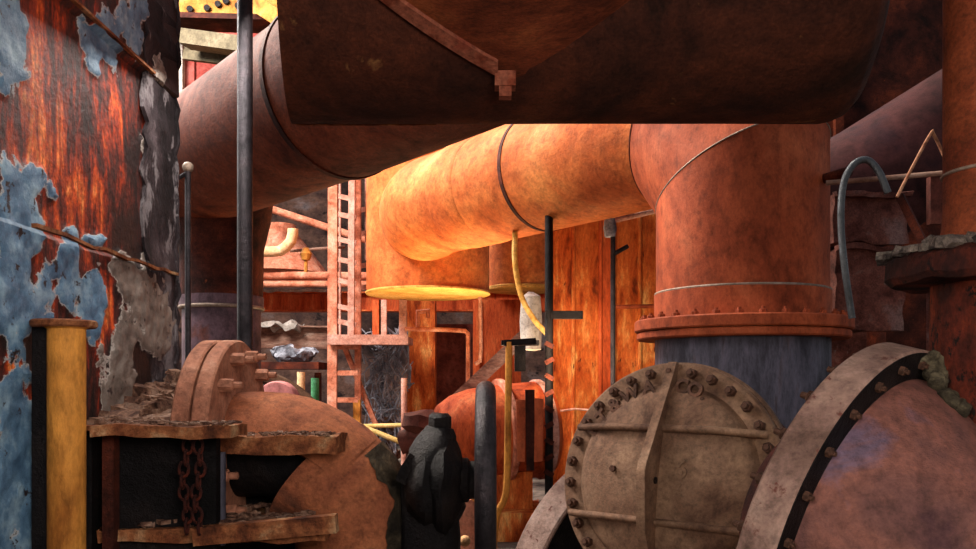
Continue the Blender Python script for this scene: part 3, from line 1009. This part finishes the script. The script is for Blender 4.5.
bar('conduit', 'lower of two salmon pipes running level behind the ladder', 'pipe', 'salmon', [(224, 473), (224, 284), (372, 284)], 14.6, .06, 'level salmon pipes')
bar('sloping_conduit', 'salmon pipe sloping down right towards the ladder tower', 'pipe', 'salmon', [(262, 206), (372, 242)], 14.4, .065)
single('elbow_conduit', 'cream pipe elbow turning up above the salmon pipes', 'pipe', 'cream', W(285, 252, 13), lambda bm: tube(bm, [W(234, 484, 13), W(234, 252, 13), W(270, 252, 13)] + [W(x, y, 13) for x, y in ((280, 251), (286, 247), (291, 241), (293, 233), (293, 229))], .085, 20))
single('cone_hopper', 'salmon cone hopper behind the cream pipe elbow', 'hopper', 'salmon', W(275, 260, 15.4), lambda bm: lathe(bm, [(.95, W(0, 275, 15.4).z), (.35, W(0, 235, 15.4).z), (.3, W(0, 225, 15.4).z)], (W(280, 0, 15.4).x, 15.4, 0), (0, 0, 1)))
tg = thing('valve_tee', 'small ochre valve on a thin line right of the cream elbow', 'valve', W(305, 262, 13.2))
part(tg, 'line', 'dusty', lambda bm: tube(bm, [W(290, 251, 13.2), W(345, 247, 13.2)], .025, 8))
part(tg, 'valve', 'gold', lambda bm: (lathe(bm, [(.07, -.1), (.1, 0), (.05, .1)], W(306, 254, 13.2), (0, 0, 1), 12), tube(bm, [W(306, 255, 13.2), W(306, 272, 13.2)], .03, 8)))
single('tarp', 'crumpled off white tarp lying on the dusty girder', 'tarp', 'white', W(270, 326, 14.9), lambda bm: (slab_rough(bm, (W(276, 0, 14.9).x, 14.9, W(0, 326, 14.9).z), (1.0, .35, .06), 30, 8, .12, 6)))
single('grey_rags', 'crumpled grey rags heaped below the dusty girder', 'rags', 'greydebris', W(295, 352, 13.5), lambda bm: (bmesh.ops.create_icosphere(bm, subdivisions=4, radius=1, matrix=Matrix.Translation(W(292, 354, 13.5)) @ Matrix.Diagonal((.36, .3, .16, 1))), jitter(bm, .14, 4), jitter(bm, .05, 14)))
single('rag_stand', 'dark steel bench holding the grey rags', 'bench', 'pipe_dark', W(285, 370, 13.5) * 1, lambda bm: (box(bm, (W(285, 0, 13.5).x, 13.5, W(0, 366, 13.5).z), (1.3, .8, .12)), box(bm, (W(258, 0, 13.5).x, 13.5, .9), (.1, .1, 1.85)), box(bm, (W(318, 0, 13.5).x, 13.5, .9), (.1, .1, 1.85))))

# big hoop flange behind the elbow valve
hc = W(243, 462, 5.6)
hn = V((.35, -.93, .1)).normalized()
ho = thing('hoop_flange', 'grey iron hoop flange rising behind the elbow valve', 'flange', (hc.x, hc.y, 0))
part(ho, 'hoop', 'cast', lambda bm: ringdisc(bm, hc, hn, .58, .66, -.1, .04, 72))
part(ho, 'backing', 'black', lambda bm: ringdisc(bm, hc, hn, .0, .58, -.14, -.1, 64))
bolts(ho, hc - hn * .1, hn, .53, 22, .02, .04, 'bolt')
part(ho, 'leg', 'black', lambda bm: box(bm, (hc.x, hc.y + .1, .3), (.3, .15, .8)))
single('pink_drum', 'faded pink drum end inside the grey hoop flange', 'drum', 'pinkbarrel', W(277, 400, 5.4), lambda bm: lathe(bm, [(.0, -.02), (.08, .0), (.13, .03), (.14, .1), (.14, .2)], W(275, 402, 5.3), (-.1, 1, 0), 32))
bar('green_post', 'short green post left of the ladder tower foot', 'post', 'green', [(315, 378), (315, 503)], 11, .055)
bar('tan_post', 'short tan post between the green post and hoop flange', 'post', 'cream', [(301, 372), (301, 493)], 12, .06)

# ladder tower
LY = 13.0
lt = thing('ladder_tower', 'salmon caged ladder tower with landing in the background gap', 'ladder', V((W(360, 0, LY).x, LY, 0)))


def lbar(name, mat, x0, y0, x1, y1, w, Y=LY, d=.08):
    part(lt, name, mat, lambda bm: beam(bm, W(x0, y0, Y), W(x1, y1, Y), w, d))


lbar('stile', 'salmon', 333, 165, 332, 484, .15)
lbar('stile', 'pinkpost', 352, 165, 351, 336, .1)
lbar('stile', 'salmon', 358, 165, 358, 482, .1, LY + .3)
lbar('cage_bar', 'pinkpost', 340, 165, 340, 335, .03, LY + .6)
lbar('cage_bar', 'pinkpost', 367, 165, 367, 260, .06, LY + .6)
lbar('post', 'orange2', 377, 300, 377, 337, .14)
lbar('post', 'pinkpost', 383, 300, 383, 337, .12)
lbar('post', 'pinkpost', 403, 300, 403, 342, .12)
for y in (195, 213, 238, 258, 279, 305, 320):
    lbar('rung', 'pinkpost', 332, y, 356, y + 5, .04)
for y in (212, 236, 268, 290):
    lbar('cage_hoop', 'pinkpost', 350, y, 372, y - 4, .035, LY + .5)
for y in (347, 373, 400, 426):
    lbar('rung', 'salmon', 333, y, 358, y, .045)
part(lt, 'landing', 'pinkpost', lambda bm: (box(bm, (W(369, 0, LY).x, LY + .35, W(0, 340, LY).z), (1.28, .9, .11)), box(bm, (W(369, 0, LY).x, LY - .12, W(0, 340, LY).z), (1.3, .05, .16))))
lbar('brace', 'salmon', 345, 348, 376, 425, .1, LY + .4)
lbar('foot_post', 'gold', 357, 400, 357, 484, .12, LY + .2)

bar('yellow_rail', 'yellow rail running level across the ladder foot', 'rail', 'handle_yellow', [(334, 427), (406, 425)], 12.6, .035)
bar('yellow_rail', 'yellow rail slanting down right from the ladder foot', 'rail', 'handle_yellow', [(356, 424), (408, 445)], 12.4, .04)
bar('guard_post', 'slim pale post right of the ladder foot', 'post', 'pinkpost', [(404, 378), (404, 490)], 12.3, .045)


def tangle(bm):
    for _ in range(60):
        p = W(R.uniform(368, 400), R.uniform(345, 440), 13.9 + R.uniform(-.2, .2))
        pts = [p + V((R.uniform(-.3, .3), R.uniform(-.12, .12), R.uniform(-.5, .5))) for _ in range(4)]
        tube(bm, arc(pts, 12), R.uniform(.008, .02), 5)
    # the mast the tangle hangs on
    tube(bm, [W(383, 350, 14.1), W(383, 479, 14.1)], .05, 10)


single('wire_tangle', 'tangle of grey wire and cable hanging under the ladder landing', 'cables', 'greydebris', W(383, 400, 14), tangle, kind='stuff')
single('scrap_pile', 'pile of grey scrap on the floor behind the ladder foot', 'scrap', 'debris', (W(370, 0, 14.8).x, 14.8, 0), lambda bm: (flakes(bm, (-3.4, -1.75, 14, 14.8), 420, .06, .32, lambda x, y: .1 + .75 * max(0, noise.noise(V((x, y, 0)) * 1.3) + .5), .5)), kind='stuff', ang=15)
single('rusty_column', 'orange flaking box column right of the ladder landing', 'column', 'orange', (W(422, 0, 14.5).x, 14.5, 0), lambda bm: box(bm, (W(422, 0, 14.5).x, 14.5, 1.75), (.5, .4, 3.5)))
single('brown_panel', 'dark brown mottled panel behind the bent handrail', 'panel', 'plate_dark', (W(453, 0, 15.2).x, 15.2, 0), lambda bm: box(bm, (W(455, 0, 15.2).x, 15.2, 1.38), (.78, .12, 2.76)))
single('cladding_sheet', 'orange red cladding sheet behind the hooked hanging pipe', 'cladding', 'orange2', (W(495, 0, 15.0).x, 15, 0), lambda bm: (box(bm, (W(497, 0, 15).x, 15, 1.6), (.9, .12, 3.2)), box(bm, (W(478, 0, 15).x, 14.9, 1.6), (.06, .1, 3.2))))
bar('bent_handrail', 'thin salmon handrail with square bend before the brown panel', 'rail', 'salmon', [(405, 329), (450, 330), (465, 331), (468, 334), (468, 400)], 12.8, .035)
bar('hanging_conduit', 'thin pipe hanging with hooked end right of the bent handrail', 'pipe', 'pinkpost', [(480, 285), (481, 350), (480, 361), (475, 364)], 12.6, .03)
bar('bracket_rail', 'small square salmon bracket above the bent handrail', 'bracket', 'salmon', [(418, 330), (418, 312), (428, 311), (428, 318)], 13.2, .035)

# sunlit drum valve in the middle distance
md = W(500, 432, 9.0)
dn = V((.96, .28, 0.05)).normalized()
mv = thing('drum_valve', 'sunlit orange drum valve with torn apron beside the black pole', 'valve', (md.x, md.y, 0))
part(mv, 'drum', 'orange2', lambda bm: lathe(bm, [(.2, -.74), (.34, -.7), (.44, -.55), (.5, -.35), (.53, -.1), (.55, .5), (.5, .56), (.2, .6)], md, dn, 64))
part(mv, 'drum_flange', 'salmon', lambda bm: ringdisc(bm, md, dn, .3, .6, -.02, .05, 64))
part(mv, 'drum_band', 'pinkpost', lambda bm: ringdisc(bm, md, dn, .3, .57, .42, .5, 64))
for i in range(3):
    part(mv, 'apron_strip', 'pipe_dark' if i % 2 else 'pipe_red', lambda bm: (slab_rough(bm, (W(521 + 9 * i, 0, 8.3).x, 8.3, W(0, 430, 8.3).z), (.09, .03, .85 - .2 * abs(i - 1)), 3, 2, .02, 8)))
part(mv, 'top_bracket', 'black', lambda bm: (box(bm, W(520, 343, 8.6), (.4, .25, .05)), box(bm, W(520, 358, 8.9), (.12, .12, .3))))
part(mv, 'saddle', 'orange', lambda bm: (box(bm, (md.x + .0, md.y, .35), (.7, .6, .7)), box(bm, (md.x - .05, md.y - .15, .15), (1.0, .9, .3))))
sp = thing('slim_standpipe', 'slim ochre standpipe with curved foot left of the drum valve', 'pipe', (W(508, 0, 7.9).x, 7.9, 0))
part(sp, 'pipe', 'gold', lambda bm: tube(bm, arc([W(509, 342, 7.9), W(508, 420, 7.9), W(507, 480, 7.9), W(504, 500, 7.9), W(497, 515, 7.9), W(493, 552, 7.9)], 40), .034, 14))
part(sp, 'top_arm', 'black', lambda bm: beam(bm, W(504, 343, 7.9), W(536, 341, 7.9), .05, .06))
single('diagonal_strut', 'dusty strut rising right above the drum valve', 'strut', 'dusty', W(480, 390, 9.8), lambda bm: beam(bm, W(430, 425, 9.9), W(525, 335, 9.9), .12, .16))
single('rubble_valve', 'dark lumpy valve remnant behind the black bonnet', 'valve', 'plate_dark', (W(420, 0, 9).x, 9, 0), lambda bm: (lathe(bm, [(.3, 0), (.22, .7), (.16, 1.1), (.28, 1.18), (.26, 1.3), (.1, 1.36)], (W(425, 0, 9).x, 9, 0), (0, 0, 1), 14), lathe(bm, [(.12, -.35), (.14, .1), (.2, .18), (.2, .3)], (W(430, 0, 9).x, 9, 1.1), (1, 0, .3), 14), jitter(bm, .05, 5)))
single('floor_slab', 'off white slab lying on the floor behind the hand wheel', 'slab', 'white', (W(505, 0, 8.6).x, 8.6, .05), lambda bm: (box(bm, (W(508, 0, 9).x, 9.0, .06), (.5, 1.1, .1))))
single('grey_sack', 'whitish grey sack hanging beside the black pole', 'sack', 'white', W(531, 320, 9.4), lambda bm: (lathe(bm, [(.03, -.35), (.12, -.33), (.13, 0), (.12, .3), (.03, .36)], W(531, 322, 9.6), (0, 0, 1), 20), jitter(bm, .02, 6)))
single('yellow_hose', 'faded yellow hose hanging in a curve beside the black pole', 'hose', 'hose_yellow', W(515, 240, 9.2), lambda bm: tube(bm, arc([W(515, 232, 9.2), W(515, 262, 9.2), W(521, 295, 9.2), W(533, 318, 9.1), W(547, 334, 9.0)], 30), .032, 10))

# orange cladding behind the riser
PY = 9.9
cl = [(551, 572, 'orange'), (573, 599, 'orange'), (600, 613, 'orange2'), (614, 638, 'orange'), (639, 690, 'orange')]
labs = ['narrow orange cladding sheet directly behind the black pole', 'flaking orange cladding sheet second from the black pole', 'narrow red cladding sheet between two orange ones',
        'orange cladding sheet behind the small handrail post', 'scabbed orange cladding sheet just left of the riser']
for (x0, x1, m), lb in zip(cl, labs):
    a, b = W(x0, 0, PY).x, W(x1, 0, PY).x

    def sheet(bm):
        vs = box(bm, ((a + b) / 2, PY + R.uniform(-.03, .03), 2.2), (b - a - .02, .08, 4.4))
        tube(bm, [(a, PY - .05, 0), (a, PY - .05, 4.4)], .025, 8)
    single('cladding_sheet', lb, 'cladding', m, ((a + b) / 2, PY, 0), sheet, group='orange cladding sheets')
bp = thing('black_pole', 'black pole with a short bracket arm under the orange crossing pipe', 'pole', (W(549, 0, 8.6).x, 8.6, 0))
part(bp, 'pole', 'black', lambda bm: (lathe(bm, [(.045, 0), (.045, 3.6)], (W(549, 0, 8.6).x, 8.6, 0), (0, 0, 1), 14)))
part(bp, 'bracket_arm', 'black', lambda bm: box(bm, W(564, 315, 8.6), (.4, .08, .085)))
for i in range(9):
    part(bp, 'clamp', 'pipe_dark', lambda bm: box(bm, W(549, 345 + 16 * i, 8.6), (.1, .1, .05), Matrix.Rotation(.5 * (-1) ** i, 3, 'Y')))
hr = thing('wall_handrail', 'small pale handrail on a dark rod before the orange cladding', 'rail', (W(613, 0, 9).x, 9, 0))
part(hr, 'upright', 'rod', lambda bm: tube(bm, [W(613, 232, 9), (W(613, 0, 9).x, 9, 0)], .03, 10))
part(hr, 'top_rail', 'pinkpost', lambda bm: tube(bm, [W(612, 221, 9), W(668, 208, 9)], .03, 10))
part(hr, 'knuckle', 'greydebris', lambda bm: (lathe(bm, [(.06, -.1), (.075, 0), (.06, .1)], W(610, 228, 9), (0, 0, 1), 12)), label='grey knuckle joint')
part(hr, 'tie_strap', 'rod', lambda bm: tube(bm, [W(612, 255, 9), W(628, 246, 9)], .025, 8))
bar('tie_wire', 'pale tie wire strung level across the orange cladding', 'wire', 'pinkpost', [(553, 412), (575, 409), (600, 411)], 9.6, .014)
bar('tie_wire', 'rusty level bar across the cladding left of the riser flange', 'bar', 'pipe_red', [(612, 307), (660, 306)], 9.5, .025)

# ================================================================== BACKGROUND, TOP LEFT
pb = thing('perforated_beam', 'ochre perforated beam high at top left behind the pipe', 'beam', W(225, 10, 12.5))
part(pb, 'web', 'beam_yellow', lambda bm: beam(bm, W(150, 5, 12.5), W(300, 8, 12.5), .06, .5))
part(pb, 'bottom_flange', 'pipe_dark', lambda bm: beam(bm, W(150, 21, 12.3), W(300, 25, 12.3), .5, .08))
for i, (x, y) in enumerate(((190, 9), (207, 8), (218, 4), (226, 1), (238, 6))):
    part(pb, 'hole', 'black', lambda bm: lathe(bm, [(.05, -.02), (.05, .02)], W(x, y, 12.44), (0, 1, 0), 12))
single('ochre_brace', 'ochre brace slanting down right beside the dark rod at top', 'brace', 'beam_yellow', W(262, 8, 11.5), lambda bm: beam(bm, W(238, -8, 11.8), W(300, 32, 11.2), .1, .22))
single('grey_joist', 'drab grey joist under the perforated beam at top left', 'beam', 'beam_grey', W(215, 45, 12), lambda bm: (beam(bm, W(186, 39, 12.2), W(260, 49, 11.8), .3, .22), beam(bm, W(186, 50, 12.6), W(260, 59, 12.2), .1, .3)))
rs = thing('red_stanchion', 'faded red stanchion with whitish edge beside the peeling wall corner', 'column', (W(189, 0, 12.9).x, 12.9, 0))
part(rs, 'shaft', 'redpaint', lambda bm: box(bm, (W(189.5, 0, 12.9).x, 12.9, 3.75), (.19, .1, 7.5)))
part(rs, 'lit_edge_strip', 'white', lambda bm: box(bm, W(181.5, 60, 12.75), (.07, .12, 1.1)), label='whitish strip painting a sunlit edge')  # whitish strip paints sunlight along an edge
single('red_wall_sheet', 'faded red wall sheet high behind the grey joist', 'sheet', 'redpaint', W(215, 60, 14), lambda bm: box(bm, W(222, 55, 14.5), (1.7, .1, 1.4)))

# ================================================================== LIGHT, WORLD, CAMERA
w = bpy.data.worlds.new('sky')
S.world = w
w.use_nodes = True
nt = w.node_tree
bg = nt.nodes['Background']
sky = nt.nodes.new('ShaderNodeTexSky')
sky.sky_type = 'NISHITA'
sky.sun_disc = False
sky.sun_elevation = math.radians(38)
sky.sun_rotation = math.radians(-60)
sky.air_density = 1.0
sky.dust_density = 3.0
hs = nt.nodes.new('ShaderNodeHueSaturation')
hs.inputs['Saturation'].default_value = .35
nt.links.new(sky.outputs[0], hs.inputs['Color'])
nt.links.new(hs.outputs[0], bg.inputs[0])
bg.inputs[1].default_value = .12


def lamp(kind, name, loc, target, energy, col, **k):
    l = bpy.data.lights.new(name, kind)
    l.energy = energy
    l.color = col
    for a, b in k.items():
        setattr(l, a, b)
    o = bpy.data.objects.new(name, l)
    C.objects.link(o)
    o.location = loc
    o.rotation_euler = (V(target) - V(loc)).to_track_quat('-Z', 'Y').to_euler()
    return o


lamp('SUN', 'sun', (-8, 14, 11), (0, 8, 0), 5.0, (1, .9, .76), angle=math.radians(6))
lamp('AREA', 'added_key_top', (-1.35, 3.9, 3.62), (1.2, 4.3, 1.0), 78, (1, .95, .88), size=.7)  # unseen key light added for the cover and flange tops
lamp('AREA', 'fill_wall_left', (.5, -.6, 2.7), (-1.75, 3.3, 2.2), 21, (1, .93, .86), size=1.2, spread=math.radians(85))  # unseen fill added to brighten the peeling wall
lamp('AREA', 'fill_front', (2.0, -1.3, 2.3), (1.4, 5, 1.9), 64, (1, .84, .72), size=1.6)  # added front fill from behind the eye, no doorway modelled
lamp('AREA', 'fill_valve', (-1.0, -1.2, 2.5), (1.9, 3.0, 1.5), 15, (1, .9, .8), size=1.0, spread=math.radians(60))  # added fill aimed at the column pipe and valve body
lamp('AREA', 'bounce_fill_low', (-.3, 11.1, .4), (.1, 10.3, 4), 200, (1, .7, .38), size=1.6, spread=math.radians(120))  # added uplight imitating warm bounce under the crossing pipe
lamp('AREA', 'fill_cladding', (.9, 8.3, 1.9), (1.3, 9.9, 2.3), 26, (1, .74, .48), size=.8, spread=math.radians(140))  # added warm fill for the orange cladding
lamp('AREA', 'fill_rear', (-6.3, 8.2, 8.6), (-1.8, 14, 1.5), 2300, (1, .92, .86), size=3)  # area light added to brighten the ladder background

cd = bpy.data.cameras.new('camera')
cam = bpy.data.objects.new('camera', cd)
C.objects.link(cam)
cam.location = (0, 0, CZ)
cam.rotation_euler = (math.pi / 2, 0, 0)
cd.sensor_width = 36
cd.lens = F * 36 / 976
cd.shift_y = (CY - 274.5) / 976
cd.clip_start = .05
S.camera = cam
S.view_settings.view_transform = 'Standard'
S.view_settings.look = 'None'
S.view_settings.exposure = 0
S.view_settings.gamma = 1
S.view_settings.use_curve_mapping = False
